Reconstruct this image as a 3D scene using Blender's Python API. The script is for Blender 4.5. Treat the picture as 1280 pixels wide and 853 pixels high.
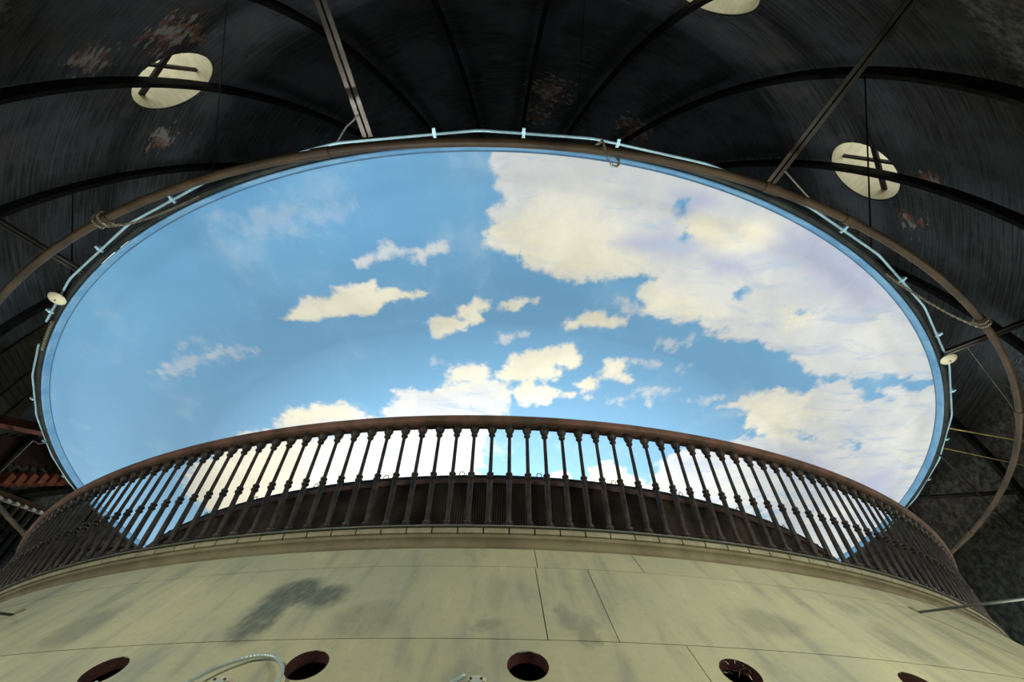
import bpy, bmesh, math, random
import numpy as np
from mathutils import Vector, Matrix

for _o in list(bpy.data.objects):
    bpy.data.objects.remove(_o)
SC = bpy.context.scene
COL = SC.collection
PI = math.pi
R_ = math.radians
ZC = 1.5                 # eye height above the gutter floor; all h below are metres above the eye
CAM_D = 11.279           # horizontal distance of the eye from the dome axis


def P(r, az, h):
    """polar point round the dome axis: radius, azimuth (0 = towards the camera, + = right), height over the eye"""
    a = R_(az)
    return Vector((r * math.sin(a), -r * math.cos(a), h + ZC))


# ------------------------------------------------------------------ camera
cam_data = bpy.data.cameras.new('camera')
cam_data.sensor_width = 36.0
cam_data.lens = 36.0 * 579.6 / 1280.0
cam_data.clip_start = 0.05
cam_data.clip_end = 200.0
cam = bpy.data.objects.new('camera', cam_data)
COL.objects.link(cam)
_p, _roll, _yaw = 0.8375, -0.0065, 0.0295
_f = Vector((math.sin(_yaw) * math.cos(_p), math.cos(_yaw) * math.cos(_p), math.sin(_p)))
_r0 = Vector((math.cos(_yaw), -math.sin(_yaw), 0.0))
_u0 = _r0.cross(_f)
_r = _r0 * math.cos(_roll) - _u0 * math.sin(_roll)
_u = _r0 * math.sin(_roll) + _u0 * math.cos(_roll)
_m = Matrix((( _r.x, _u.x, -_f.x, 0.0), (_r.y, _u.y, -_f.y, -CAM_D), (_r.z, _u.z, -_f.z, ZC), (0, 0, 0, 1)))
cam.matrix_world = _m
SC.camera = cam

# ------------------------------------------------------------------ world, exposure
world = bpy.data.worlds.new('sky')
SC.world = world
world.use_nodes = True
_bg = world.node_tree.nodes['Background']
_bg.inputs['Color'].default_value = (0.92, 0.96, 1.0, 1)
_bg.inputs['Strength'].default_value = 2.05
SC.view_settings.view_transform = 'Standard'
SC.view_settings.look = 'None'
SC.view_settings.exposure = 0.0
SC.view_settings.gamma = 1.0
SC.view_settings.use_curve_mapping = False
OCULUS_FILL_W = 85.0       # added fill lamps, unseen down in the oculus, aimed at the painted sky
CONE_LAMP_W = 5.5         # the lamp boxes along the cone, aimed straight up at the outer part of the painted sky
COVE_FILL_W = 13.0        # added fill lamps, out of view on the wall head, washing the dome
WALL_FILL_W = 68.0       # added fill lamps, out of view along the outer wall, lighting the cone


# ------------------------------------------------------------------ helpers
class MB:
    def __init__(s):
        s.v, s.f = [], []

    def add(s, verts, faces):
        b = len(s.v)
        s.v += [tuple(x) for x in verts]
        s.f += [tuple(i + b for i in f) for f in faces]
        return s

    def box(s, c, size, rot=None):
        hx, hy, hz = (q / 2 for q in size)
        vs = [Vector((x, y, z)) for x in (-hx, hx) for y in (-hy, hy) for z in (-hz, hz)]
        if rot is not None:
            vs = [rot @ v for v in vs]
        c = Vector(c)
        return s.add([v + c for v in vs], [(0, 1, 3, 2), (4, 6, 7, 5), (0, 4, 5, 1), (2, 3, 7, 6), (0, 2, 6, 4), (1, 5, 7, 3)])

    def bar(s, a, b, w, t, up=(0, 0, 1)):
        """rectangular bar from a to b, w across, t along up"""
        a, b = Vector(a), Vector(b)
        d = (b - a)
        L = d.length
        d.normalize()
        u = Vector(up)
        x = d.cross(u)
        if x.length < 1e-5:
            x = d.cross(Vector((1, 0, 0)))
        x.normalize()
        z = x.cross(d)
        M = Matrix((x, d, z)).transposed()
        return s.box((a + b) / 2, (w, L, t), M)

    def tube(s, pts, r, n=8, closed=False, caps=True):
        pts = [Vector(p) for p in pts]
        m = len(pts)
        rs = r if isinstance(r, (list, tuple)) else [r] * m
        t0 = (pts[1] - pts[0]).normalized()
        ref = Vector((0, 0, 1)) if abs(t0.z) < 0.9 else Vector((1, 0, 0))
        x = t0.cross(ref).normalized()
        vs, fs = [], []
        for i, p in enumerate(pts):
            if closed:
                t = (pts[(i + 1) % m] - pts[i - 1]).normalized()
            else:
                t = (pts[min(i + 1, m - 1)] - pts[max(i - 1, 0)]).normalized()
            x = (x - t * x.dot(t)).normalized()
            y = t.cross(x)
            for k in range(n):
                a = 2 * PI * k / n
                vs.append(p + (x * math.cos(a) + y * math.sin(a)) * rs[i])
        for i in range(m if closed else m - 1):
            j = (i + 1) % m
            for k in range(n):
                l = (k + 1) % n
                fs.append((i * n + k, i * n + l, j * n + l, j * n + k))
        if caps and not closed:
            fs.append(tuple(range(n - 1, -1, -1)))
            fs.append(tuple((m - 1) * n + k for k in range(n)))
        return s.add(vs, fs)

    def lathe(s, prof, a0=0.0, a1=360.0, n=180, ring=False):
        """revolve (radius, h) profile round the dome axis; ring = profile is a closed loop"""
        full = abs(a1 - a0 - 360) < 1e-6
        m = len(prof)
        cols = n if full else n + 1
        vs = []
        for i in range(cols):
            a = a0 + (a1 - a0) * i / n
            vs += [P(r, a, h) for r, h in prof]
        fs = []
        for i in range(n):
            j = (i + 1) % cols
            for k in range(m if ring else m - 1):
                l = (k + 1) % m
                fs.append((i * m + k, i * m + l, j * m + l, j * m + k))
        if ring and not full:
            fs.append(tuple(range(m)))
            fs.append(tuple((cols - 1) * m + k for k in range(m - 1, -1, -1)))
        return s.add(vs, fs)

    def spin(s, prof, n=12, c=(0, 0, 0), M=None):
        """revolve (radius, z) profile round a local z axis at c"""
        m = len(prof)
        vs = []
        for i in range(n):
            a = 2 * PI * i / n
            for r, z in prof:
                v = Vector((r * math.cos(a), r * math.sin(a), z))
                vs.append((M @ v if M is not None else v) + Vector(c))
        fs = []
        for i in range(n):
            j = (i + 1) % n
            for k in range(m - 1):
                fs.append((i * m + k, j * m + k, j * m + k + 1, i * m + k + 1))
        fs.append(tuple(i * m for i in range(n - 1, -1, -1)))
        fs.append(tuple(i * m + m - 1 for i in range(n)))
        return s.add(vs, fs)

    def mesh(s, name, mat, smooth=False):
        me = bpy.data.meshes.new(name)
        me.from_pydata(s.v, [], s.f)
        if mat is not None:
            me.materials.append(mat)
        if smooth:
            me.polygons.foreach_set('use_smooth', [True] * len(me.polygons))
            try:
                me.set_sharp_from_angle(angle=R_(40))
            except Exception:
                pass
        me.update()
        return me

    def build(s, name, mat, parent=None, smooth=False):
        return link(name, s.mesh(name, mat, smooth), parent)


def link(name, data, parent=None):
    o = bpy.data.objects.new(name, data)
    COL.objects.link(o)
    if parent is not None:
        o.parent = parent
        o.matrix_parent_inverse = parent.matrix_basis.inverted()
    return o


def empty(name, loc=(0, 0, 0), rot=(0, 0, 0)):
    o = bpy.data.objects.new(name, None)
    COL.objects.link(o)
    o.location = loc
    o.rotation_euler = rot
    o.empty_display_size = 0.2
    return o


def tag(o, label=None, cat=None, group=None, kind=None):
    if label:
        o['label'] = label
    if cat:
        o['category'] = cat
    if group:
        o['group'] = group
    if kind:
        o['kind'] = kind
    return o


# ------------------------------------------------------------------ materials
class NT:
    def __init__(s, name):
        s.m = bpy.data.materials.new(name)
        s.m.use_nodes = True
        s.t = s.m.node_tree
        s.n = s.t.nodes
        s.b = s.n['Principled BSDF']

    def node(s, typ, **kw):
        n = s.n.new(typ)
        for k, v in kw.items():
            setattr(n, k, v)
        return n

    def put(s, sock, val):
        if isinstance(val, bpy.types.NodeSocket):
            s.t.links.new(val, sock)
        elif isinstance(val, (tuple, list)) and len(val) == 3 and sock.type == 'RGBA':
            sock.default_value = (*val, 1)
        else:
            sock.default_value = val

    def math(s, op, a, b=0.0, c=0.0, clamp=False):
        n = s.node('ShaderNodeMath', operation=op, use_clamp=clamp)
        s.put(n.inputs[0], a)
        s.put(n.inputs[1], b)
        if len(n.inputs) > 2:
            s.put(n.inputs[2], c)
        return n.outputs[0]

    def noise(s, vec, scale, detail=5, rough=0.6, dist=0.0):
        n = s.node('ShaderNodeTexNoise')
        s.put(n.inputs['Vector'], vec)
        n.inputs['Scale'].default_value = scale
        n.inputs['Detail'].default_value = detail
        n.inputs['Roughness'].default_value = rough
        n.inputs['Distortion'].default_value = dist
        return n.outputs['Fac']

    def step(s, v, lo, hi, a=0.0, b=1.0):
        n = s.node('ShaderNodeMapRange', interpolation_type='SMOOTHSTEP')
        s.put(n.inputs['Value'], v)
        for k, q in (('From Min', lo), ('From Max', hi), ('To Min', a), ('To Max', b)):
            s.put(n.inputs[k], q)
        return n.outputs['Result']

    def mix(s, f, a, b):
        n = s.node('ShaderNodeMix', data_type='RGBA')
        s.put(n.inputs['Factor'], f)
        s.put(n.inputs['A'], a) if False else s.put(n.inputs[6], a)
        s.put(n.inputs[7], b)
        return n.outputs[2]

    def scalev(s, vec, k):
        n = s.node('ShaderNodeMapping')
        s.put(n.inputs['Vector'], vec)
        n.inputs['Scale'].default_value = k
        return n.outputs[0]

    def pos(s):
        return s.node('ShaderNodeNewGeometry').outputs['Position']

    def obj(s):
        return s.node('ShaderNodeTexCoord').outputs['Object']

    def xyz(s, vec):
        n = s.node('ShaderNodeSeparateXYZ')
        s.put(n.inputs[0], vec)
        return n.outputs

    def comb(s, x, y, z):
        n = s.node('ShaderNodeCombineXYZ')
        for i, q in enumerate((x, y, z)):
            s.put(n.inputs[i], q)
        return n.outputs[0]

    def polar(s):
        """(azimuth * 8.4 m, radius, z) of the shading point round the dome axis"""
        x, y, z = s.xyz(s.pos())
        az = s.math('ARCTAN2', x, s.math('MULTIPLY', y, -1.0))
        r = s.math('SQRT', s.math('ADD', s.math('MULTIPLY', x, x), s.math('MULTIPLY', y, y)))
        return s.math('MULTIPLY', az, 8.4), r, z

    def bump(s, h, strength=0.3, dist=0.02):
        n = s.node('ShaderNodeBump')
        n.inputs['Strength'].default_value = strength
        n.inputs['Distance'].default_value = dist
        s.put(n.inputs['Height'], h)
        s.t.links.new(n.outputs[0], s.b.inputs['Normal'])

    def done(s, col, rough=0.7, metal=0.0, spec=0.5):
        s.put(s.b.inputs['Base Color'], col)
        s.put(s.b.inputs['Roughness'], rough)
        s.put(s.b.inputs['Metallic'], metal)
        s.put(s.b.inputs['Specular IOR Level'], spec)
        return s.m


def pmat(name, c1, c2, scale=6.0, rough=0.7, metal=0.0, bump=0.15, bscale=30.0, lo=0.35, hi=0.65, spec=0.4, stretch=(1, 1, 1)):
    m = NT(name)
    v = m.scalev(m.pos(), stretch)
    f = m.step(m.noise(v, scale), lo, hi)
    if bump:
        m.bump(m.noise(v, bscale), bump, 0.01)
    return m.done(m.mix(f, c1, c2), rough, metal, spec)


def mat_dome():
    """sooty board-marked plaster, paler and rougher low down on the wall, flaked spots"""
    m = NT('sooty_dome_plaster')
    pos = m.pos()
    x, y, z = m.xyz(pos)
    az, r, _ = m.polar()
    streak = m.noise(m.comb(m.math('MULTIPLY', az, 0.45), 0.0, m.math('MULTIPLY', m.math('SUBTRACT', z, m.math('MULTIPLY', r, 0.8)), 6.0)), 2.6, 6, 0.65)
    blotch = m.noise(pos, 0.55, 6, 0.6)
    col = m.mix(m.step(streak, 0.28, 0.80), (0.036, 0.040, 0.043), (0.185, 0.195, 0.20))
    col = m.mix(m.step(blotch, 0.42, 0.66, 0, 0.75), col, (0.17, 0.21, 0.245))
    col = m.mix(m.step(m.noise(pos, 1.1, 5, 0.6), 0.52, 0.7, 0, 0.5), col, (0.17, 0.15, 0.13))
    # bare rough render low on the wall
    low = m.step(m.math('ADD', z, m.math('MULTIPLY', m.noise(pos, 1.4, 4, 0.6), 1.2)), 9.6, 8.9)
    grain = m.noise(pos, 7.0, 9, 0.75)
    lowc = m.mix(m.step(grain, 0.38, 0.66), (0.022, 0.024, 0.024), (0.20, 0.19, 0.16))
    lowc = m.mix(m.step(m.noise(pos, 3.0, 6, 0.7), 0.55, 0.72, 0, 0.6), lowc, (0.075, 0.040, 0.024))
    col = m.mix(m.math('MULTIPLY', low, 0.8), col, lowc)
    # flaked places where brick and white lime show
    spots = None
    for c, rad in (((-6.25, -9.5, 11.75), 0.75), ((-7.1, -9.3, 10.5), 0.55), ((1.2, -7.4, 17.66), 0.85), ((0.9, -6.4, 18.4), 0.55),
                   ((4.1, -6.3, 17.6), 0.7), ((9.5, -6.4, 11.6), 0.45), ((8.8, -7.6, 10.9), 0.35), ((-8.3, -7.1, 13.0), 0.5)):
        d = m.node('ShaderNodeVectorMath', operation='DISTANCE')
        m.put(d.inputs[0], pos)
        d.inputs[1].default_value = c
        q = m.math('SUBTRACT', 1.0, m.math('DIVIDE', d.outputs['Value'], rad * 1.7))
        spots = q if spots is None else m.math('MAXIMUM', spots, q)
    fl = m.noise(m.comb(m.math('MULTIPLY', az, 1.0), r, m.math('MULTIPLY', z, 2.2)), 4.2, 8, 0.66)
    fm = m.step(m.math('ADD', fl, m.math('MULTIPLY', m.math('MAXIMUM', spots, 0.0), 0.34)), 0.715, 0.75)
    tint = m.noise(pos, 3.4, 3, 0.5)
    flc = m.mix(m.step(tint, 0.40, 0.56), (0.36, 0.19, 0.13), (0.52, 0.49, 0.45))
    col = m.mix(fm, col, flc)
    m.bump(m.math('ADD', m.math('MULTIPLY', streak, 0.5), m.math('ADD', m.math('MULTIPLY', grain, m.math('MULTIPLY', low, 2.0)), m.math('MULTIPLY', fm, 0.4))), 0.7, 0.05)
    return m.done(col, 0.85, 0.0, 0.25)


def mat_cone():
    """old cream-green painted sheeting: mottling, run streaks, hand smudges"""
    m = NT('cream_painted_sheet')
    az, r, z = m.polar()
    sl = m.math('DIVIDE', m.math('SUBTRACT', r, 7.95), math.cos(R_(48.8)))
    uv = m.comb(az, sl, 0.0)
    big = m.noise(uv, 1.3, 6, 0.6)
    run = m.noise(m.comb(m.math('MULTIPLY', az, 3.2), m.math('MULTIPLY', sl, 0.7), 3.0), 1.7, 6, 0.62)
    fine = m.noise(uv, 22.0, 5, 0.6)
    col = m.mix(m.step(big, 0.35, 0.68), (0.53, 0.52, 0.30), (0.43, 0.45, 0.28))
    col = m.mix(m.step(run, 0.47, 0.72, 0, 0.6), col, (0.22, 0.25, 0.195))
    col = m.mix(m.step(run, 0.42, 0.26, 0, 0.6), col, (0.64, 0.62, 0.38))
    col = m.mix(m.step(fine, 0.5, 0.75, 0, 0.25), col, (0.30, 0.25, 0.15))
    sm = None
    warp = m.math('SUBTRACT', m.noise(uv, 4.0, 7, 0.65), 0.5)
    warp2 = m.math('SUBTRACT', m.noise(m.comb(sl, az, 5.0), 5.0, 7, 0.65), 0.5)
    for cx, cy, rx, ry, k in ((-1.20, 0.61, 0.20, 0.16, 1.0), (-1.27, 0.84, 0.13, 0.24, 0.95), (-1.04, 0.64, 0.17, 0.13, 0.9),
                              (0.47, 0.98, 0.05, 0.16, 0.45), (0.40, 0.84, 0.06, 0.12, 0.4), (-2.42, 0.82, 0.17, 0.22, 0.5),
                              (-0.68, 0.88, 0.20, 0.17, 0.4), (1.60, 0.78, 0.22, 0.13, 0.38), (2.45, 0.85, 0.14, 0.20, 0.45),
                              (-0.03, 0.93, 0.08, 0.06, 0.4), (0.0, 0.60, 0.06, 0.28, 0.22), (2.46, 0.50, 0.10, 0.10, 0.3), (3.2, 0.75, 0.12, 0.3, 0.3)):
        dx = m.math('DIVIDE', m.math('ADD', m.math('SUBTRACT', az, cx), m.math('MULTIPLY', warp, 0.24)), rx)
        dy = m.math('DIVIDE', m.math('ADD', m.math('SUBTRACT', sl, cy), m.math('MULTIPLY', warp2, 0.24)), ry)
        q = m.math('SQRT', m.math('ADD', m.math('MULTIPLY', dx, dx), m.math('MULTIPLY', dy, dy)))
        q = m.step(q, 1.25, 0.55, 0, k)
        sm = q if sm is None else m.math('MAXIMUM', sm, q)
    br = m.noise(m.comb(m.math('ADD', m.math('MULTIPLY', az, 5.0), sl), m.math('SUBTRACT', m.math('MULTIPLY', sl, 1.4), m.math('MULTIPLY', az, 0.4)), 0.0), 6.0, 6, 0.7)
    sm = m.math('MULTIPLY', sm, m.step(br, 0.25, 0.6, 0.55, 1.0))
    col = m.mix(m.math('MULTIPLY', sm, 0.9), col, (0.085, 0.105, 0.085))
    m.bump(m.math('ADD', m.math('MULTIPLY', fine, 0.4), big), 0.18, 0.02)
    return m.done(col, 0.62, 0.0, 0.35)


def mat_sky_paint():
    """mural: sky blue with painted clouds; the attribute carries the cloud outlines"""
    m = NT('painted_sky_canvas')
    at = m.node('ShaderNodeAttribute', attribute_name='sky_paint')
    sep = m.node('ShaderNodeSeparateColor')
    m.t.links.new(at.outputs['Color'], sep.inputs[0])
    v, warm, lilac = sep.outputs
    opac = at.outputs['Alpha']
    pos = m.pos()
    x, y, z = m.xyz(pos)
    p2 = m.comb(x, m.math('MULTIPLY', y, 0.8), 0.0)
    n1 = m.math('SUBTRACT', m.noise(p2, 4.2, 10, 0.68, 0.25), 0.5)
    n2 = m.math('SUBTRACT', m.noise(p2, 11.0, 6, 0.6), 0.5)
    vo = m.node('ShaderNodeTexVoronoi', feature='SMOOTH_F1')
    m.put(vo.inputs['Vector'], p2)
    vo.inputs['Scale'].default_value = 5.5
    vo.inputs['Smoothness'].default_value = 0.25
    billow = m.math('MULTIPLY', m.math('SUBTRACT', 0.50, vo.outputs['Distance']), 1.7)      # cauliflower edges
    e = m.math('ADD', v, m.math('ADD', m.math('MULTIPLY', n1, 4.6), m.math('ADD', m.math('MULTIPLY', n2, 2.0), billow)))
    cov = m.math('MULTIPLY', m.step(e, -0.75, 1.15), opac)
    # painter's blue: deeper on one side, paler towards the far edge
    far = m.step(y, -9.0, 1.0)
    blue = m.mix(far, (0.135, 0.345, 0.600), (0.285, 0.520, 0.745))
    blue = m.mix(m.step(m.noise(p2, 0.45, 5, 0.55), 0.38, 0.68, 0, 0.55), blue, (0.185, 0.420, 0.670))
    blue = m.mix(m.step(m.noise(p2, 0.9, 7, 0.62), 0.52, 0.78, 0, 0.35), blue, (0.50, 0.64, 0.74))
    body = m.noise(p2, 1.1, 7, 0.6, 0.4)
    grey = m.mix(m.step(body, 0.34, 0.68), (0.57, 0.615, 0.67), (0.715, 0.735, 0.735))
    cream = m.mix(m.step(body, 0.34, 0.68), (0.75, 0.73, 0.595), (0.87, 0.85, 0.715))
    cl = m.mix(m.step(m.math('ADD', warm, m.math('MULTIPLY', n1, 1.1)), 0.05, 1.0), grey, cream)
    cl = m.mix(m.math('MULTIPLY', m.step(m.math('ADD', lilac, m.math('MULTIPLY', n1, 0.6)), 0.15, 0.95), 0.8), cl, (0.40, 0.45, 0.66))
    pw = m.comb(m.math('MULTIPLY', x, 0.6), m.math('MULTIPLY', y, 1.8), 4.0)
    wisp = m.step(m.noise(pw, 1.7, 9, 0.66, 0.8), 0.50, 0.66, 0, 0.8)
    cl = m.mix(m.math('MULTIPLY', wisp, m.math('SUBTRACT', 1.0, warm)), cl, (0.44, 0.54, 0.70))
    col = m.mix(cov, blue, cl)
    m.bump(m.noise(pos, 60.0, 3, 0.5), 0.05, 0.005)
    return m.done(col, 0.8, 0.0, 0.2)


M_DOME = mat_dome()
M_CONE = mat_cone()
M_SKY = mat_sky_paint()
M_RIB = pmat('black_iron_rib', (0.004, 0.0045, 0.005), (0.014, 0.014, 0.014), 5, 0.7, 0.0, 0.2)
M_BRONZE = pmat('dark_bronze', (0.026, 0.023, 0.019), (0.062, 0.052, 0.040), 14, 0.5, 0.35, 0.25, 60)
M_RAIL = pmat('rusty_bronze_rail', (0.10, 0.066, 0.042), (0.20, 0.105, 0.072), 5, 0.55, 0.1, 0.15, 40)
M_CORR = pmat('dark_corrugated_iron', (0.045, 0.039, 0.028), (0.135, 0.105, 0.070), 3, 0.65, 0.2, 0.1)
M_CAPRAIL = pmat('rusty_cap', (0.055, 0.030, 0.020), (0.12, 0.058, 0.036), 5, 0.6, 0.1)
M_BLACK = pmat('black_steel', (0.008, 0.008, 0.009), (0.02, 0.02, 0.02), 8, 0.5, 0.2)
M_BAND = pmat('brown_plaster_band', (0.180, 0.160, 0.082), (0.255, 0.235, 0.130), 3.5, 0.75, 0.0, 0.2, 25)
M_NOSE = pmat('cream_worn_nosing', (0.36, 0.35, 0.225), (0.27, 0.25, 0.15), 9, 0.6, 0.0, 0.2, 50)
M_NOSETOP = pmat('green_grey_nosing_top', (0.16, 0.19, 0.16), (0.24, 0.26, 0.20), 9, 0.5, 0.2)
M_BACK = pmat('dark_brown_backing', (0.010, 0.006, 0.005), (0.016, 0.009, 0.007), 4, 0.9)
M_LINING = pmat('red_brown_hole_edge', (0.095, 0.036, 0.026), (0.060, 0.021, 0.017), 12, 0.8, 0.0, 0.4, 60)
M_RIM = pmat('blue_rim_band', (0.11, 0.30, 0.52), (0.19, 0.40, 0.60), 2.2, 0.6, 0.0, 0.1)
M_HOOP = pmat('dark_green_steel_hoop', (0.020, 0.027, 0.026), (0.045, 0.055, 0.050), 4, 0.4, 0.5, 0.1)
M_SEAM = pmat('dark_blue_seam', (0.05, 0.13, 0.22), (0.08, 0.18, 0.28), 4, 0.8)
M_CONDUIT = pmat('galvanised_conduit', (0.52, 0.83, 0.95), (0.42, 0.70, 0.82), 4, 0.3, 0.2, 0.0)
M_PIPE = pmat('brown_painted_pipe', (0.080, 0.056, 0.028), (0.042, 0.029, 0.017), 2.5, 0.5, 0.1, 0.15, 30)
M_CHAIN = pmat('pale_steel_chain', (0.42, 0.38, 0.26), (0.28, 0.25, 0.18), 20, 0.45, 0.5, 0.0)
M_STRUT = pmat('grey_steel_angle', (0.135, 0.135, 0.125), (0.075, 0.063, 0.052), 2.5, 0.32, 0.8, 0.1, 20)
M_REDBEAM = pmat('red_brown_beam', (0.060, 0.022, 0.014), (0.095, 0.036, 0.022), 3, 0.7)
M_WIRE = pmat('thin_dark_wire', (0.012, 0.012, 0.012), (0.03, 0.03, 0.028), 3, 0.6)
M_GREYWIRE = pmat('grey_wire', (0.13, 0.13, 0.12), (0.20, 0.19, 0.17), 3, 0.5)
M_GREENROD = pmat('grey_green_rod', (0.055, 0.065, 0.055), (0.085, 0.090, 0.075), 3, 0.6)
M_YROD = pmat('yellow_rod', (0.50, 0.42, 0.14), (0.42, 0.34, 0.12), 3, 0.5)
M_ENAMEL = pmat('cream_enamel', (0.78, 0.74, 0.52), (0.66, 0.62, 0.42), 12, 0.4, 0.0, 0.0)
M_TUBE = pmat('yellowed_corrugated_sheet', (0.62, 0.57, 0.36), (0.50, 0.47, 0.31), 2.5, 0.5, 0.0, 0.1)
M_BRICK = pmat('orange_brick', (0.30, 0.105, 0.050), (0.20, 0.065, 0.035), 9, 0.85, 0.0, 0.4, 40)
M_DARKRED = pmat('dark_red_boarding', (0.020, 0.010, 0.008), (0.034, 0.016, 0.012), 4, 0.8)
M_GREYSHEET = pmat('dull_grey_ribbed_sheet', (0.070, 0.068, 0.055), (0.105, 0.100, 0.080), 3, 0.6, 0.1)
M_WHITE = pmat('white_glazed', (0.62, 0.62, 0.56), (0.50, 0.50, 0.45), 12, 0.4, 0.0, 0.0)
M_FLOOR = pmat('dusty_screed', (0.20, 0.19, 0.16), (0.30, 0.28, 0.23), 1.2, 0.9, 0.0, 0.3)
M_HOUSE = pmat('pale_green_lamp_housing', (0.55, 0.62, 0.50), (0.46, 0.53, 0.43), 14, 0.5, 0.0, 0.05)
M_FLEX = pmat('pale_green_flexible_conduit', (0.52, 0.62, 0.54), (0.42, 0.52, 0.45), 20, 0.4, 0.3, 0.0)
M_SCREW = pmat('dark_screw', (0.05, 0.045, 0.04), (0.10, 0.09, 0.08), 20, 0.5, 0.5, 0.0)


def mat_fill_glass():  # glowing glass of the added fill lamps
    m = NT('fill_lamp_glass')
    m.put(m.b.inputs['Emission Color'], (1.0, 0.95, 0.84))
    m.b.inputs['Emission Strength'].default_value = 1.0
    return m.done((0.8, 0.8, 0.75), 0.4)


M_FILL_GLASS = mat_fill_glass()

# ------------------------------------------------------------------ the setting: dome, wall, floors
DA, DB, DZ = 12.05, 12.95, 6.05          # dome: horizontal and vertical semi-axis, springing height
SKY_AZ = [20.0 + 30.0 * k for k in range(12)]
SKY_T = math.asin((11.0 - DZ) / DB)      # parametric height of the round openings
SKY_R = 0.88


def dome_pt(az, t, a=DA, b=DB):
    return P(a * math.cos(t), az, DZ + b * math.sin(t))


def sky_frame(az):
    c = dome_pt(az, SKY_T)
    n = Vector((math.cos(SKY_T) / DA, math.sin(SKY_T) / DB)).normalized()
    nrm = P(n.x, az, n.y - ZC)
    side = Vector((math.cos(R_(az)), math.sin(R_(az)), 0.0))
    up = nrm.cross(side)
    if up.z < 0:
        up = -up
    return c, nrm, side, up


def build_dome():
    b = MB()
    t0, t1 = SKY_T - 0.14, SKY_T + 0.16
    n = 144
    prof_low = [(DA * math.cos(t), DZ + DB * math.sin(t)) for t in np.linspace(0.0, t0, 10)]
    prof_hi = [(max(DA * math.cos(t), 0.02), DZ + DB * math.sin(t)) for t in np.linspace(t1, PI / 2, 40)]
    b.lathe(prof_low, SKY_AZ[0] - 15, SKY_AZ[0] + 345, n)
    b.lathe(prof_hi, SKY_AZ[0] - 15, SKY_AZ[0] + 345, n)
    # belt with the twelve round openings
    for az in SKY_AZ:
        rect = []
        for k in range(13):
            rect.append((az - 15 + 30 * k / 12, t0))
        for k in range(1, 7):
            rect.append((az + 15, t0 + (t1 - t0) * k / 6))
        for k in range(1, 13):
            rect.append((az + 15 - 30 * k / 12, t1))
        for k in range(1, 6):
            rect.append((az - 15, t1 - (t1 - t0) * k / 6))
        m = len(rect)
        vs = []
        ka, kt = 11.1 * R_(1), 12.75
        for a_, t_ in rect:
            dx, dy = (a_ - az) * ka, (t_ - SKY_T) * kt
            L = math.hypot(dx, dy)
            h = (SKY_R * dx / L / ka, SKY_R * dy / L / kt)
            for q in (0.0, 0.12, 0.35, 0.65, 1.0):
                vs.append(dome_pt(az + h[0] + ((a_ - az) - h[0]) * q, SKY_T + h[1] + ((t_ - SKY_T) - h[1]) * q))
        fs = []
        for i in range(m):
            j = (i + 1) % m
            for k in range(4):
                fs.append((i * 5 + k, i * 5 + k + 1, j * 5 + k + 1, j * 5 + k))
        b.add(vs, fs)
    bm = bmesh.new()
    me = b.mesh('ceiling', M_DOME, True)
    bm.from_mesh(me)
    bmesh.ops.remove_doubles(bm, verts=bm.verts, dist=0.0005)
    bmesh.ops.recalc_face_normals(bm, faces=bm.faces)
    bm.to_mesh(me)
    bm.free()
    return tag(link('ceiling', me), kind='structure', label='sooty dark plaster dome with black iron ribs and round skylights')


ceiling = build_dome()

RIB_AZ = [-68.3, -53.3, -38.8, -24.4, -9.8, 4.4, 19.2, 33.4, 48.5, 63.6, 78.9]
RIB_AZ += [78.9 + 212.8 * k / 14 for k in range(1, 14)]


def rib_mesh():
    """iron rib: an inner flange on a web, from the wall up to the crown, at azimuth 0"""
    b = MB()
    line = [(11.79, 3.2), (11.79, 4.6)] + [(11.787 * math.cos(t), 6.053 + 12.713 * math.sin(t)) for t in np.linspace(0, R_(86), 44)]
    for w, i0, i1 in ((0.13, -0.045, -0.015), (0.04, -0.015, 0.13)):
        vs = []
        for k, (r, h) in enumerate(line):
            q = line[min(k + 1, len(line) - 1)]
            p = line[max(k - 1, 0)]
            tx, tz = q[0] - p[0], q[1] - p[1]
            L = math.hypot(tx, tz)
            nx, nz = tz / L, -tx / L        # outwards
            for off in (i0, i1):
                for sx in (-w / 2, w / 2):
                    vs.append(Vector((sx, -(r + nx * off), h + nz * off + ZC)))
        fs = []
        for k in range(len(line) - 1):
            o, p = k * 4, k * 4 + 4
            fs += [(o, o + 1, p + 1, p), (o + 3, o + 2, p + 2, p + 3), (o + 2, o, p, p + 2), (o + 1, o + 3, p + 3, p + 1)]
        e = (len(line) - 1) * 4
        fs += [(0, 2, 3, 1), (e, e + 1, e + 3, e + 2)]
        b.add(vs, fs)
    return b.mesh('rib', M_RIB)


_rib = rib_mesh()
for az in RIB_AZ:
    o = link('rib', _rib, ceiling)
    o.rotation_euler = (0, 0, R_(az))

wall = MB().lathe([(12.05, -1.5), (12.05, DZ), (12.35, DZ), (12.35, -1.5)], n=144, ring=True).build('wall_outer', M_DOME, smooth=True)
tag(wall, kind='structure', label='rough grey rendered drum wall below the dark dome')
floor = MB().lathe([(6.4, -1.5), (12.3, -1.5), (12.3, -1.7), (6.4, -1.7)], n=96, ring=True).build('floor', M_FLOOR)
tag(floor, kind='structure', label='dusty gutter floor round the foot of the cream cone')
nave = MB().lathe([(0.05, -6.0), (6.75, -6.0), (6.75, -6.1), (0.05, -6.1)], n=64, ring=True).build('floor_lower', M_FLOOR)
tag(nave, kind='structure', label='pale floor far below the oculus')
shaft = MB().lathe([(6.40, 1.58), (6.40, -6.0), (6.62, -6.0), (6.62, 1.58)], n=96, ring=True).build('wall_shaft', M_BAND, smooth=True)
tag(shaft, kind='structure', label='round shaft wall under the oculus parapet')
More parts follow.
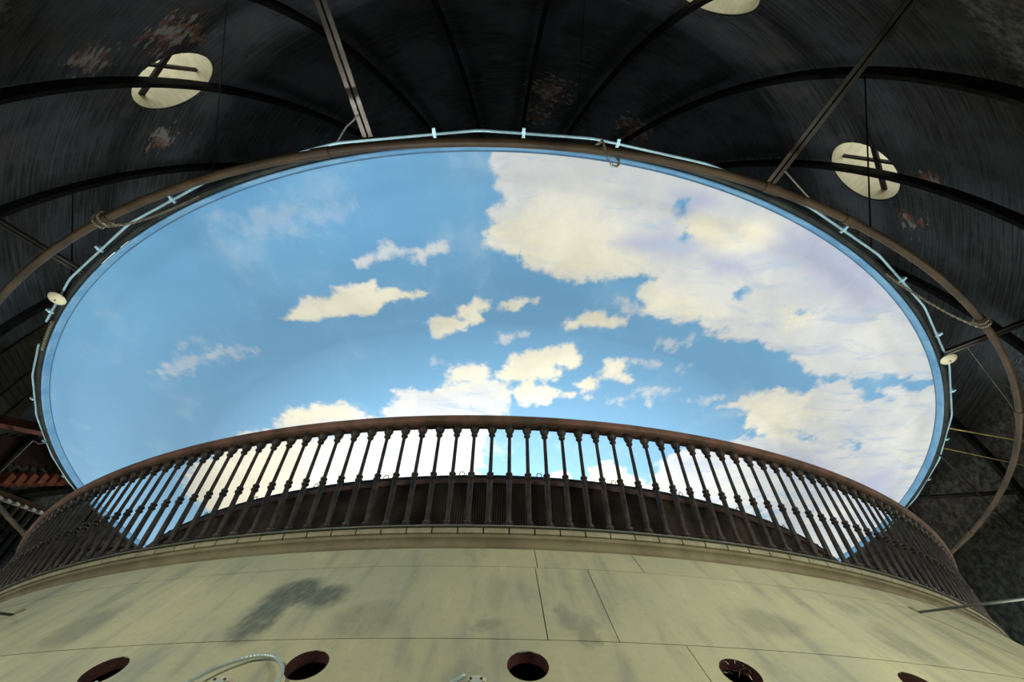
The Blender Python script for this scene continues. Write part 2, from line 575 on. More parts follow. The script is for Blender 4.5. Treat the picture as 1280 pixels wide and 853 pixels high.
deck = MB().lathe([(6.40, 1.60), (7.93, 1.60), (7.93, 1.52), (6.40, 1.52)], n=144, ring=True).build('floor_walkway', M_NOSETOP)
tag(deck, kind='structure', label='narrow walkway ring between balustrade and corrugated parapet')

# round skylights in the dome: corrugated tube and a cross of glazing bars
for i, az in enumerate(SKY_AZ):
    c, nrm, side, up = sky_frame(az)
    w = empty('window_%d' % (i + 1), c)
    tag(w, kind='structure', label='round skylight lined with yellowed corrugated sheet behind a dark cross frame')
    b = MB()
    n = 240
    vs, fs = [], []
    for k in range(n):
        a = 2 * PI * k / n
        for q, L in enumerate((-0.03, 1.2)):
            rr = SKY_R + 0.002 + (0.017 * math.cos(a * 40) + 0.017) * (1 if L > 0 else 0.2) + max(L, 0) * 0.05
            vs.append(c + (side * math.cos(a) + up * math.sin(a)) * rr + nrm * L)
    for k in range(n):
        j = (k + 1) % n
        fs.append((2 * k, 2 * k + 1, 2 * j + 1, 2 * j))
    b.add(vs, fs).build('corrugated_tube', M_TUBE, w)
    d0 = c + nrm * 0.37
    MB().bar(d0 - side * 0.90, d0 + side * 0.90, 0.05, 0.13, up).build('glazing_bar', M_BLACK, w)
    for s in (-0.0,):
        MB().bar(d0 + side * s - up * 0.90, d0 + side * s + up * 0.90, 0.07, 0.06, nrm).build('glazing_bar', M_BLACK, w)
    ring = []
    for k in range(48):
        a = 2 * PI * k / 48
        ring.append(c + (side * math.cos(a) + up * math.sin(a)) * (SKY_R + 0.005) - nrm * 0.005)
    MB().tube(ring, 0.02, 6, True).build('rim', M_BLACK, w)

# ------------------------------------------------------------------ the cone of painted sheets below the balustrade
SL = math.tan(R_(48.8))


def cone_pt(r, az, off=0.0):
    n = (math.sin(R_(48.8)) * off, math.cos(R_(48.8)) * off)
    return P(r + n[0], az, 1.5 - (r - 7.95) * SL + n[1])


cone = MB().lathe([(7.90, 1.43), (7.90, 1.33), (8.75, 0.36), (10.45, -1.5)], n=160).build('wall_cone', M_BACK, smooth=True)
tag(cone, kind='structure', label='sloping cone clad in cream-green painted sheets with round holes')


def panel(a0, a1, r0, r1, holes=()):
    """one curved sheet, edges turned in 12 mm; holes = azimuths of round holes at r 8.75"""
    g = 0.0028
    a0 += math.degrees(g / r0)
    a1 -= math.degrees(g / r0)
    r0 += g * 0.7
    r1 -= g * 0.7
    b = MB()
    outline = []
    if not holes:
        n = max(2, int((a1 - a0) / 1.5))
        m = 3
        vs = [cone_pt(r0 + (r1 - r0) * j / m, a0 + (a1 - a0) * i / n) for i in range(n + 1) for j in range(m + 1)]
        fs = [(i * (m + 1) + j, i * (m + 1) + j + 1, (i + 1) * (m + 1) + j + 1, (i + 1) * (m + 1) + j) for i in range(n) for j in range(m)]
        b.add(vs, fs)
    else:
        cuts = [a0] + [(holes[k] + holes[k + 1]) / 2 for k in range(len(holes) - 1)] + [a1]
        for hz, s0, s1 in zip(holes, cuts[:-1], cuts[1:]):
            rc, hr = 8.752, 0.096
            rect = [(s0 + (s1 - s0) * k / 10, r0) for k in range(11)]
            rect += [(s1, r0 + (r1 - r0) * k / 8) for k in range(1, 9)]
            rect += [(s1 - (s1 - s0) * k / 10, r1) for k in range(1, 11)]
            rect += [(s0, r1 - (r1 - r0) * k / 8) for k in range(1, 8)]
            ka, kr = rc * R_(1), 1 / math.cos(R_(48.8))
            vs, fs = [], []
            m = len(rect)
            for a_, r_ in rect:
                dx, dy = (a_ - hz) * ka, (r_ - rc) * kr
                L = math.hypot(dx, dy)
                h = (hr * dx / L / ka, hr * dy / L / kr)
                for q in (0, 0.15, 0.5, 1.0):
                    vs.append(cone_pt(rc + h[1] + (r_ - rc - h[1]) * q, hz + h[0] + (a_ - hz - h[0]) * q))
            for i in range(m):
                j = (i + 1) % m
                for k in range(3):
                    fs.append((i * 4 + k, i * 4 + k + 1, j * 4 + k + 1, j * 4 + k))
            b.add(vs, fs)
    n = max(4, int((a1 - a0) / 1.5))
    loop = [(a0 + (a1 - a0) * i / n, r0) for i in range(n)] + [(a1, r0), (a1, (r0 + r1) / 2), (a1, r1)]
    loop += [(a1 - (a1 - a0) * i / n, r1) for i in range(1, n + 1)] + [(a0, (r0 + r1) / 2)]
    vs = []
    for a_, r_ in loop:
        vs += [cone_pt(r_, a_), cone_pt(r_, a_, -0.014)]
    m = len(loop)
    b.add(vs, [(2 * i, 2 * i + 1, 2 * ((i + 1) % m) + 1, 2 * ((i + 1) % m)) for i in range(m)])
    o = b.build('panel', M_CONE, cone, True)
    for hz in holes:
        rc = 8.752
        c = cone_pt(rc, hz)
        nn = (cone_pt(rc, hz, 1.0) - c).normalized()
        sd = Vector((math.cos(R_(hz)), math.sin(R_(hz)), 0))
        uu = nn.cross(sd)
        vs, fs = [], []
        for k in range(28):
            a = 2 * PI * k / 28
            dr = sd * math.cos(a) + uu * math.sin(a)
            for rr, of in ((0.0955, 0.002), (0.0945, -0.02), (0.093, -0.055)):
                vs.append(c + dr * rr + nn * of)
        for k in range(28):
            j = (k + 1) % 28
            for q in range(2):
                fs.append((k * 3 + q, k * 3 + q + 1, j * 3 + q + 1, j * 3 + q))
        l = MB().add(vs, fs).build('hole_lining', M_LINING, o, True)
        l['label'] = 'red-brown edge lining of a round hole'
    return o


HOLE_STEP = 360.0 / 54


def seams(fixed, step):
    """seam azimuths over the full turn: the fixed ones, then about every step degrees"""
    out = sorted(fixed)
    a = out[-1]
    end = out[0] + 360.0
    k = max(1, round((end - a) / step))
    return out + [a + (end - a) * i / k for i in range(1, k)] + [end]


for r0, r1, fx, st in ((7.992, 8.158, [1.9, 6.95, 21.4], 31.0), (8.158, 8.632, [1.78, 4.2, 22.9], 33.0), (9.25, 9.9, [3.0], 15.0), (9.9, 10.56, [9.0], 15.0)):
    sm = seams(fx, st)
    for a0, a1 in zip(sm[:-1], sm[1:]):
        panel(a0, a1, r0, r1)
for k in range(9):
    a0 = 6.5 + k * HOLE_STEP * 6
    panel(a0, a0 + HOLE_STEP * 6, 8.632, 9.25, [a0 + 1.2 + HOLE_STEP * q for q in range(6)])

# cornice band and the nosing pieces at the walkway's edge
band = [(7.945, 1.575), (7.962, 1.570), (7.964, 1.545), (7.948, 1.535), (7.936, 1.515), (7.938, 1.495), (7.952, 1.475), (7.980, 1.458), (7.992, 1.448), (7.985, 1.440), (7.80, 1.43), (7.80, 1.575)]
cornice = MB().lathe(band, n=266, ring=True).build('trim_1', M_BAND, smooth=True)
tag(cornice, kind='structure', label='brown hollow cornice band under the walkway edge')
NOSE_N = 266
_st = 360.0 / NOSE_N
_nm = MB().lathe([(7.935, 1.618), (7.972, 1.612), (7.980, 1.598), (7.980, 1.572), (7.955, 1.566), (7.935, 1.566)], -_st / 2 + 0.035, _st / 2 - 0.035, 3, ring=True).mesh('nosing_piece', M_NOSE)
for k in range(NOSE_N):
    o = link('nosing_piece', _nm, cornice)
    o.rotation_euler = (0, 0, R_(0.618 + (k + 0.5) * _st))
_lm = MB().lathe([(7.872, 1.600), (7.872, 1.628), (7.988, 1.628), (7.992, 1.618), (7.933, 1.618), (7.933, 1.600)], n=266, ring=True).build('edge_strip', M_NOSETOP, cornice)

# ------------------------------------------------------------------ balustrade
bal = empty('balustrade', (0, 0, 1.62 + ZC))
tag(bal, 'ring balustrade of dark bronze turned balusters under a rusty red handrail', 'balustrade')
RB = 7.925
H0 = 1.628
prof = [(0.034, 0.0), (0.041, 0.004), (0.041, 0.022), (0.027, 0.030), (0.035, 0.040), (0.035, 0.052), (0.019, 0.064), (0.0215, 0.10), (0.0205, 0.405),
        (0.018, 0.412), (0.027, 0.418), (0.032, 0.428), (0.027, 0.439), (0.0155, 0.446), (0.026, 0.453), (0.030, 0.463), (0.025, 0.472), (0.016, 0.478),
        (0.0145, 0.82), (0.015, 0.832), (0.026, 0.838), (0.030, 0.847), (0.026, 0.856), (0.018, 0.862), (0.030, 0.876), (0.039, 0.895), (0.042, 0.915),
        (0.040, 0.930), (0.034, 0.938), (0.036, 0.948), (0.036, 0.957)]
_bm = MB().spin(prof, 12).mesh('baluster', M_BRONZE, True)
NB = 322
ph0 = 0.60
ids = sorted(range(NB), key=lambda k: abs(((ph0 + k * 360.0 / NB) + 180) % 360 - 180))
for k in ids[:300]:
    a = ph0 + k * 360.0 / NB
    o = link('baluster', _bm)
    o.parent = bal
    o.location = P(RB, a, H0) - Vector((0, 0, 1.62 + ZC))
    o.rotation_euler = (0, 0, R_(a))
rest = MB()
for k in ids[300:]:
    rest.spin(prof, 8, P(RB, ph0 + k * 360.0 / NB, H0))
o = rest.build('balusters_beyond', M_BRONZE, bal, True)
tag(o, kind='stuff')
rail = [(7.862, 2.612), (7.862, 2.590), (7.880, 2.582), (7.968, 2.582), (7.986, 2.590), (7.992, 2.612), (7.992, 2.640), (7.975, 2.660), (7.93, 2.668), (7.88, 2.660), (7.866, 2.640)]
o = MB().lathe(rail, n=322, ring=True).build('handrail', M_RAIL, bal, True)
o['label'] = 'rusty red-brown handrail'

# ------------------------------------------------------------------ corrugated parapet round the oculus
par = empty('oculus_parapet', (0, 0, 1.62 + ZC))
tag(par, 'dark corrugated iron parapet ring with rusty top rail inside the balustrade', 'parapet')
vs, fs = [], []
NC = 1780
for k in range(NC * 2):
    r = 6.778 if k % 2 else 6.738
    a = 180.0 * k / NC
    vs += [P(r, a, 1.60), P(r, a, 2.70)]
for k in range(NC * 2):
    j = (k + 1) % (NC * 2)
    fs.append((2 * k, 2 * j, 2 * j + 1, 2 * k + 1))
o = MB().add(vs, fs).build('corrugated_sheet', M_CORR, par)
tag(o, kind='stuff')
MB().lathe([(6.70, 1.60), (6.735, 1.60), (6.735, 2.72), (6.70, 2.72)], n=160, ring=True).build('backing_ring', M_BLACK, par)
MB().lathe([(6.700, 2.690), (6.792, 2.690), (6.800, 2.715), (6.792, 2.745), (6.700, 2.745)], n=160, ring=True).build('rusty_rail', M_CAPRAIL, par, True)
MB().lathe([(6.690, 2.745), (6.780, 2.745), (6.780, 2.792), (6.690, 2.792)], n=160, ring=True).build('top_strip', M_BLACK, par, True)
_hk = MB().tube([Vector((0.028 * math.cos(q), 0, 0.045 + 0.028 * math.sin(q))) for q in np.linspace(-0.9, 3.6, 10)], 0.005, 5).mesh('hook', M_BLACK)
for az in [-40 + 7.3 * k for k in range(12)] + [60 + 20 * k for k in range(12)]:
    o = link('hook', _hk)
    o.parent = par
    o.location = P(6.74, az, 2.785) - Vector((0, 0, 1.62 + ZC))
    o.rotation_euler = (0, 0, R_(az))

# ------------------------------------------------------------------ the hanging painted sky
CLOUDS = [
    ([(-0.21, -9.35), (-0.27, -9.16), (-0.1, -9.02), (-0.18, -8.88), (-0.06, -8.73), (-0.24, -8.6), (-0.11, -8.39), (-0.23, -8.38), (-0.35, -8.13), (-0.14, -7.99), (0.06, -7.92), (0.2, -7.94), (0.25, -7.8), (0.43, -7.74), (0.52, -7.64), (0.76, -7.58), (0.84, -7.5), (1.04, -7.51), (1.15, -7.58), (1.5, -7.58), (1.57, -7.64), (1.83, -7.65), (2.02, -7.74), (2.09, -7.63), (1.87, -7.36), (2.03, -7.16), (2.08, -6.97), (2.39, -6.92), (2.64, -6.83), (2.97, -6.89), (3.12, -6.69), (3.35, -6.53), (3.73, -6.51), (3.96, -6.55), (4.21, -6.38), (4.67, -6.3), (4.64, -6.16), (5.18, -5.8), (5.47, -5.8), (5.82, -5.75), (6.38, -5.81), (6.57, -5.86), (6.94, -5.72), (7.7, -5.69), (6.82, -7.07), (4.85, -8.47), (2.44, -9.41), (0.57, -9.6)], 0.22, 1),
    ([(3.87, -4.94), (4.21, -5.13), (4.19, -5.28), (4.53, -5.34), (4.7, -5.49), (5.12, -5.36), (5.36, -5.41), (5.38, -5.64), (5.84, -5.73), (6.17, -5.54), (6.5, -5.27), (6.91, -5.22), (6.56, -5.44), (6.55, -5.56), (6.83, -5.61), (7.26, -5.46), (7.57, -5.88), (8.94, -3.87), (10.3, 0.29), (10.13, 2.34), (6.86, 3.7), (4.01, -0.72), (3.3, -2.08), (3.26, -3.05), (3.58, -3.6), (4.02, -3.78), (4.77, -4.02), (4.98, -4.13), (4.63, -4.27), (4.55, -4.53), (4.38, -4.87)], 0.22, 1),
    ([(-4.33, -3.98), (-4.19, -4.26), (-3.83, -4.59), (-3.26, -4.73), (-2.78, -4.79), (-2.5, -4.56), (-2.46, -4.4), (-2.24, -4.38), (-2.02, -4.78), (-1.88, -5.11), (-1.54, -5.26), (-1.25, -5.17), (-0.95, -5.33), (-0.49, -5.55), (-0.04, -5.5), (0.15, -5.29), (0.24, -4.89), (0.1, -4.57), (-0.23, -3.9), (-0.33, -3.22), (-0.41, -2.32), (-1.23, -0.09), (-6.73, 1.03), (-6.85, -0.65), (-6.96, -1.09), (-7.07, -1.48), (-6.79, -2.24), (-6.21, -2.75), (-5.66, -3.12), (-5.27, -3.62), (-4.94, -3.81), (-4.6, -3.9)], 0.22, 1),
    ([(-3.41, -6.72), (-3.2, -6.83), (-2.99, -7.09), (-2.78, -7.16), (-2.54, -7.15), (-2.43, -7.27), (-2.47, -7.34), (-2.17, -7.37), (-1.81, -7.49), (-1.86, -7.33), (-1.56, -7.36), (-1.41, -7.28), (-1.27, -7.3), (-1.06, -7.28), (-1.32, -7.11), (-1.42, -7.16), (-1.77, -7.03), (-1.97, -6.84), (-2.23, -6.76), (-2.54, -6.79), (-2.88, -6.64), (-3.09, -6.71), (-3.33, -6.66)], 0.14, 1),
    ([(-2.13, -7.79), (-1.87, -7.89), (-1.73, -7.95), (-1.61, -8.08), (-1.51, -8.09), (-1.42, -8.0), (-1.17, -8.01), (-1.1, -7.97), (-1.04, -8.07), (-0.86, -8.14), (-0.7, -8.0), (-0.73, -7.93), (-1.03, -7.89), (-1.09, -7.81), (-1.3, -7.77), (-1.32, -7.86), (-1.23, -7.92), (-1.49, -7.91), (-1.74, -7.76), (-1.9, -7.69), (-2.06, -7.68)], 0.2, 0.85),
    ([(-1.19, -6.69), (-0.98, -6.88), (-0.78, -6.87), (-0.67, -6.82), (-0.69, -7.0), (-0.55, -7.06), (-0.44, -7.22), (-0.16, -7.16), (-0.19, -7.02), (-0.39, -6.94), (-0.33, -6.8), (-0.57, -6.58), (-0.74, -6.59), (-0.93, -6.39), (-1.1, -6.38), (-1.15, -6.58)], 0.16, 1),
    ([(-0.14, -7.05), (-0.06, -7.14), (0.16, -7.23), (0.51, -7.25), (0.43, -7.14), (0.3, -7.12), (0.25, -6.98), (0.14, -6.95), (0.02, -7.02), (-0.09, -6.98)], 0.16, 0.95),
    ([(-0.09, -6.53), (0.12, -6.53), (0.23, -6.61), (0.41, -6.58), (0.35, -6.44), (0.12, -6.38), (0.03, -6.29), (-0.09, -6.33)], 0.2, 0.8),
    ([(0.89, -6.8), (1.13, -6.94), (1.22, -7.07), (1.45, -7.06), (1.57, -6.99), (1.68, -7.01), (1.87, -6.91), (1.86, -6.78), (1.61, -6.73), (1.5, -6.69), (1.32, -6.78), (1.13, -6.66), (0.96, -6.63)], 0.2, 1),
    ([(-0.14, -5.62), (0.08, -5.83), (0.1, -6.09), (0.4, -6.18), (0.61, -6.23), (0.87, -6.32), (1.13, -6.37), (1.34, -6.14), (1.32, -5.88), (1.08, -5.78), (0.92, -5.82), (1.03, -5.64), (0.7, -5.47), (0.53, -5.53), (0.09, -5.4), (-0.07, -5.48)], 0.2, 1),
    ([(0.16, -5.28), (0.37, -5.48), (0.67, -5.4), (0.94, -5.31), (1.17, -5.27), (1.37, -5.23), (1.23, -5.03), (0.99, -5.07), (0.81, -4.83), (0.57, -4.9), (0.41, -4.81), (0.24, -4.88)], 0.2, 1),
    ([(1.28, -5.42), (1.48, -5.64), (1.66, -5.48), (1.63, -5.29), (1.4, -5.28)], 0.18, 1),
    ([(-0.99, -5.59), (-0.7, -5.87), (-0.3, -5.86), (-0.17, -5.73), (-0.23, -5.41), (-0.91, -5.38)], 0.25, 0.95),
    ([(1.02, -2.46), (1.08, -2.68), (1.35, -2.75), (1.55, -2.56), (1.62, -2.19), (1.05, -2.16)], 0.14, 1),
    ([(1.93, -2.35), (1.9, -2.86), (2.12, -3.08), (2.31, -3.12), (2.5, -2.92), (2.62, -2.89), (2.7, -2.68), (2.88, -2.61), (3.27, -2.33), (3.39, -2.15), (3.39, -1.79), (2.04, -1.73)], 0.16, 1),
    ([(1.61, -5.77), (1.67, -5.86), (1.65, -6.01), (1.85, -6.06), (2.05, -6.0), (2.14, -5.88), (2.07, -5.74), (2.27, -5.56), (2.16, -5.44), (1.98, -5.55), (1.85, -5.55), (1.67, -5.61)], 0.22, 1),
    ([(2.16, -6.01), (2.32, -6.06), (2.46, -5.98), (2.6, -6.03), (2.68, -5.96), (2.49, -5.85), (2.34, -5.8), (2.2, -5.88)], 0.3, 0.75),
    ([(2.23, -5.1), (2.41, -5.19), (2.31, -5.35), (2.5, -5.38), (2.7, -5.39), (2.81, -5.44), (3.11, -5.31), (2.93, -5.26), (2.73, -5.25), (2.68, -5.04), (2.77, -4.95), (2.69, -4.84), (2.55, -5.04)], 0.3, 0.8),
    ([(1.85, -5.09), (2.17, -5.08), (2.21, -4.9), (1.96, -4.91)], 0.25, 0.85),
    ([(1.47, -5.1), (1.62, -5.15), (1.66, -5.06), (1.54, -5.01)], 0.2, 0.8),
    ([(2.44, -6.5), (2.56, -6.55), (2.66, -6.5), (2.83, -6.53), (3.0, -6.57), (3.02, -6.48), (2.85, -6.37), (2.7, -6.34), (2.64, -6.24), (2.53, -6.32)], 0.25, 0.8),
    ([(2.9, -5.88), (2.98, -6.0), (3.07, -5.98), (3.02, -5.77)], 0.35, 0.6),
    ([(3.29, -5.14), (3.53, -5.13), (3.75, -5.26), (3.91, -5.19), (3.75, -5.06), (3.66, -4.93), (3.53, -5.03)], 0.3, 0.7),
    ([(1.57, -7.29), (1.91, -7.23), (2.1, -7.13), (2.06, -7.04), (1.84, -7.04), (1.68, -7.15)], 0.4, 0.7),
    ([(-5.92, -5.45), (-5.44, -5.66), (-5.4, -5.85), (-5.09, -5.95), (-4.88, -5.93), (-4.56, -6.09), (-4.49, -5.94), (-4.19, -6.16), (-4.02, -6.02), (-4.35, -5.83), (-4.57, -5.85), (-4.99, -5.68), (-5.27, -5.44), (-5.6, -5.31)], 0.35, 0.6),
    ([(-5.08, -6.22), (-4.72, -6.23), (-4.75, -6.16), (-5.1, -6.14)], 0.35, 0.35),
    ([(-3.8, -8.31), (-3.38, -8.43), (-2.96, -8.55), (-2.49, -8.56), (-1.9, -8.64), (-1.85, -8.51), (-2.59, -8.2), (-3.1, -8.09), (-3.46, -8.14)], 0.8, 0.25),
    ([(-0.49, -3.3), (-0.41, -3.69), (-0.12, -3.82), (0.18, -3.65), (0.15, -3.33)], 0.5, 0.4),
    ([(0.69, -3.79), (0.89, -3.98), (1.04, -3.93), (0.84, -3.71)], 0.3, 0.6),
    ([(-1.21, -5.84), (-1.1, -6.02), (-1.02, -5.89), (-1.15, -5.76)], 0.3, 0.5),
]
BLUE_GAPS = [
    ([(2.13, -8.78), (2.26, -8.82), (2.3, -8.62), (2.26, -8.49), (2.15, -8.58)], 0.25, 0.9),
    ([(2.24, -8.29), (2.43, -8.36), (2.53, -8.3), (2.36, -8.2)], 0.25, 0.8),
    ([(3.2, -7.48), (3.43, -7.5), (3.53, -7.45), (3.39, -7.36), (3.23, -7.4)], 0.2, 0.9),
    ([(4.13, -7.21), (4.52, -7.21), (4.76, -7.15), (4.7, -7.07), (4.42, -7.1)], 0.25, 0.85),
    ([(3.09, -6.85), (3.36, -6.84), (3.61, -6.8), (3.41, -6.72), (3.15, -6.74)], 0.3, 0.6),
    ([(5.69, -4.31), (5.9, -4.27), (6.21, -4.08), (6.16, -3.92), (5.87, -4.09)], 0.3, 0.8),
    ([(6.56, -4.07), (6.77, -4.03), (7.11, -3.99), (7.24, -3.86), (7.11, -3.75), (6.73, -3.89)], 0.3, 0.9),
    ([(-0.64, -4.81), (-0.52, -4.86), (-0.53, -4.63), (-0.66, -4.65)], 0.3, 0.7),
    ([(5.89, -1.19), (6.02, -1.64), (6.53, -1.22), (6.47, -0.67)], 0.4, 0.9),
    ([(8.88, 0.58), (8.64, -0.92), (9.18, -0.87), (9.58, 0.32)], 0.8, 0.6),
    ([(1.89, -7.98), (1.99, -8.03), (2.09, -7.88), (1.99, -7.83)], 0.3, 0.5),
    ([(6.0, -2.26), (6.74, -2.02), (6.71, -1.67), (6.08, -1.86)], 0.6, 0.5),
    ([(5.35, -6.47), (5.49, -6.49), (5.61, -6.43), (5.49, -6.35)], 0.3, 0.3),
]
WARM_TINT = [
    ([(-0.34, -8.16), (-0.08, -8.43), (0.56, -8.75), (1.08, -8.61), (1.69, -8.12), (2.03, -7.79), (1.46, -7.57), (0.84, -7.52), (0.26, -7.81)], 0.8),
    ([(2.26, -8.55), (2.42, -8.69), (2.97, -8.46), (3.12, -8.17), (2.55, -8.12), (2.35, -8.26)], 0.4),
    ([(2.77, -8.56), (3.23, -8.58), (3.76, -8.31), (3.52, -8.12), (3.18, -8.17)], 0.4),
    ([(1.91, -7.33), (2.09, -7.55), (2.66, -7.36), (3.25, -7.01), (2.8, -6.87), (2.1, -6.98)], 0.5),
    ([(4.1, -7.15), (4.47, -7.13), (4.65, -6.92), (4.34, -6.86)], 0.4),
    ([(4.11, -5.08), (4.7, -5.49), (5.3, -5.18), (5.72, -4.74), (5.52, -4.0), (4.7, -4.1)], 0.8),
    ([(-3.42, -6.99), (-1.68, -7.61), (-1.04, -7.29), (-1.81, -6.74), (-3.44, -6.52)], 0.4),
    ([(-1.22, -6.6), (-0.7, -7.23), (0.58, -7.28), (0.61, -6.83), (-0.88, -6.11)], 0.4),
    ([(0.87, -6.68), (1.29, -7.16), (1.94, -6.88), (1.51, -6.54)], 0.4),
    ([(-0.23, -5.57), (0.27, -6.33), (1.4, -6.46), (1.83, -5.46), (1.36, -4.8), (0.2, -4.86)], 0.5),
    ([(1.52, -5.64), (1.71, -6.12), (2.25, -6.05), (2.38, -5.48)], 0.4),
    ([(-4.27, -3.99), (-4.06, -4.7), (-2.66, -4.86), (-2.65, -4.17)], 0.5),
    ([(-7.39, -1.0), (-6.4, -3.25), (-5.01, -3.83), (-3.27, -3.38), (-3.68, -1.52), (-6.73, 1.03)], 0.9),
    ([(-1.22, -5.13), (-0.89, -5.93), (-0.17, -5.86), (-0.17, -5.38)], 0.4),
    ([(1.88, -2.09), (1.81, -3.17), (2.74, -3.06), (3.37, -1.81)], 0.5),
]
LILAC_TINT = [
    ([(3.66, -8.54), (4.26, -8.39), (5.1, -7.93), (5.84, -7.26), (5.34, -7.2), (4.7, -7.51), (4.2, -7.83), (3.43, -8.08)], 1.0),
    ([(1.41, -8.17), (1.66, -8.27), (2.06, -8.35), (2.63, -8.21), (2.36, -8.02), (1.8, -8.07)], 0.5),
    ([(2.68, -8.03), (3.25, -7.99), (3.45, -7.74), (2.87, -7.78)], 0.5),
    ([(7.5, -2.65), (8.17, -2.99), (9.51, -1.35), (8.58, -1.31)], 0.8),
    ([(2.01, -8.91), (2.4, -8.92), (2.65, -8.78), (2.2, -8.6)], 0.5),
    ([(5.32, -3.73), (6.85, -3.23), (7.84, -2.0), (6.3, -2.6)], 0.8),
]



def seg_field(pts, X, Y):
    """signed distance (positive inside) of each point to a polygon"""
    d2 = np.full(X.shape, 1e9)
    ins = np.zeros(X.shape, bool)
    n = len(pts)
    for i in range(n):
        ax, ay = pts[i]
        bx, by = pts[(i + 1) % n]
        ex, ey = bx - ax, by - ay
        L = ex * ex + ey * ey + 1e-12
        t = np.clip(((X - ax) * ex + (Y - ay) * ey) / L, 0, 1)
        d2 = np.minimum(d2, (X - ax - t * ex) ** 2 + (Y - ay - t * ey) ** 2)
        c = ((ay > Y) != (by > Y))
        if ey != 0:
            ins ^= c & (X < ex * (Y - ay) / ey + ax)
    d = np.sqrt(d2)
    return np.where(ins, d, -d)


def build_canvas(parent):
    RC = 9.40
    xs = np.arange(-RC, RC + 1e-6, 0.048)
    ys = [-RC]
    while ys[-1] < RC:
        ys.append(ys[-1] + 0.030 + 0.070 * min(1.0, (ys[-1] + RC) / 10.0))
    ys = np.array(ys)
    X, Y = np.meshgrid(xs, ys)
    keep = X ** 2 + Y ** 2 <= RC ** 2
    fy = 0.24 + 0.045 * (Y + 9.4)
    fy = np.minimum(fy, 0.75)
    v = np.full(X.shape, -6.0)
    al = np.ones(X.shape)
    for pts, soft, op in CLOUDS:
        d = np.clip(seg_field(pts, X, Y) / (soft * fy), -6, 6)
        al = np.where(d > v, op, al)
        v = np.maximum(v, d)
    for pts, soft, op in BLUE_GAPS:
        d = np.clip(seg_field(pts, X, Y) / (soft * fy * 1.5), -6, 6)
        v = np.minimum(v, np.where(d > -6, -d + 0.5 + (1 - op) * 2, 6))
    w = np.zeros(X.shape)
    for pts, soft in WARM_TINT:
        w = np.maximum(w, np.clip(seg_field(pts, X, Y) / (soft * fy) * 0.28 + 0.5, 0, 1))
    q = np.zeros(X.shape)
    for pts, soft in LILAC_TINT:
        q = np.maximum(q, np.clip(seg_field(pts, X, Y) / (soft * fy) * 0.35 + 0.55, 0, 1))
    idx = -np.ones(X.shape, int)
    idx[keep] = np.arange(keep.sum())
    a, b, c, d = idx[:-1, :-1], idx[:-1, 1:], idx[1:, 1:], idx[1:, :-1]
    ok = (a >= 0) & (b >= 0) & (c >= 0) & (d >= 0)
    faces = np.stack([a[ok], d[ok], c[ok], b[ok]], 1)
    me = bpy.data.meshes.new('canvas')
    co = np.stack([X[keep], Y[keep], np.full(keep.sum(), 5.437 + ZC)], 1)
    me.from_pydata(co.tolist(), [], faces.tolist())
    at = me.color_attributes.new('sky_paint', 'FLOAT_COLOR', 'POINT')
    rgba = np.stack([v[keep], w[keep], q[keep], al[keep]], 1).astype(np.float32)
    at.data.foreach_set('color', rgba.ravel())
    me.materials.append(M_SKY)
    o = link('canvas', me, parent)
    o['label'] = 'painted blue sky with cream clouds'
    return o


disc = empty('sky_disc', (0, 0, 5.35 + ZC))
tag(disc, 'huge round hanging ceiling disc painted as blue sky with cream clouds', 'ceiling mural')
build_canvas(disc)
o = MB().lathe([(9.328, 5.436), (9.345, 5.429), (9.378, 5.358), (9.395, 5.352), (9.408, 5.360), (9.408, 5.50), (9.328, 5.50)], n=360, ring=True).build('rim_band', M_RIM, disc, True)
o['label'] = 'blue lip round the edge of the painted disc'
MB().lathe([(9.318, 5.437), (9.318, 5.428), (9.332, 5.428), (9.332, 5.437)], n=360, ring=True).build('seam_cord', M_SEAM, disc)
MB().lathe([(0.02, 5.452), (9.40, 5.452), (9.40, 5.50), (0.02, 5.50)], n=180, ring=True).build('back_board', M_REDBEAM, disc)
MB().tube([P(9.455, a, 5.385) for a in range(0, 360, 2)], 0.042, 10, True).build('steel_hoop', M_HOOP, disc, True)

# conduit clipped round the rim: straight lengths with small bends
con = empty('rim_conduit', P(9.53, 0, 5.405))
tag(con, 'thin pale blue steel conduit bent in straight lengths round the disc rim', 'conduit')
nodes = [-37.6 + 9.25 * k for k in range(0, 39)]
runs = [([-84, -78, -72.3, -63.8, -56.1, -50.5], 9.535), ([-46.7, -39.7, -30.3, -22.0, -15.8], 9.54), ([-14.5, -11.9, -1.9, 5.7, 14.0, 23.1, 31.5, 40.0, 49.7, 59.2, 68.5, 77.5, 86.5, 95.7], 9.54),
        ([105 + 9.2 * k for k in range(17)], 9.535)]
for az_list, rr in runs:
    pts = []
    for i, a in enumerate(az_list):
        if 0 < i < len(az_list) - 1:
            pts += [P(rr + 0.015, a - 0.5, 5.405), P(rr + 0.018, a, 5.405), P(rr + 0.015, a + 0.5, 5.405)]
        else:
            pts.append(P(rr, a, 5.405))
    MB().tube(pts, 0.016, 8).build('conduit_length', M_CONDUIT, con, True)
for a in [-60.5, -45.0, -34.6, -25.6, -5.0, 1.0, 7.45, 27.0, 35.5, 44.6, 54.5, 64.0, 73.0, -69.0, -77.0, 110, 125, 140, 155, 170, 185, 200, 215, 230, 245]:
    b = MB().bar(P(9.488, a, 5.400), P(9.60, a, 5.400), 0.035, 0.022)
    b.bar(P(9.555, a, 5.380), P(9.555, a, 5.438), 0.04, 0.04, (1, 0, 0))
    b.build('clip', M_CONDUIT, con)

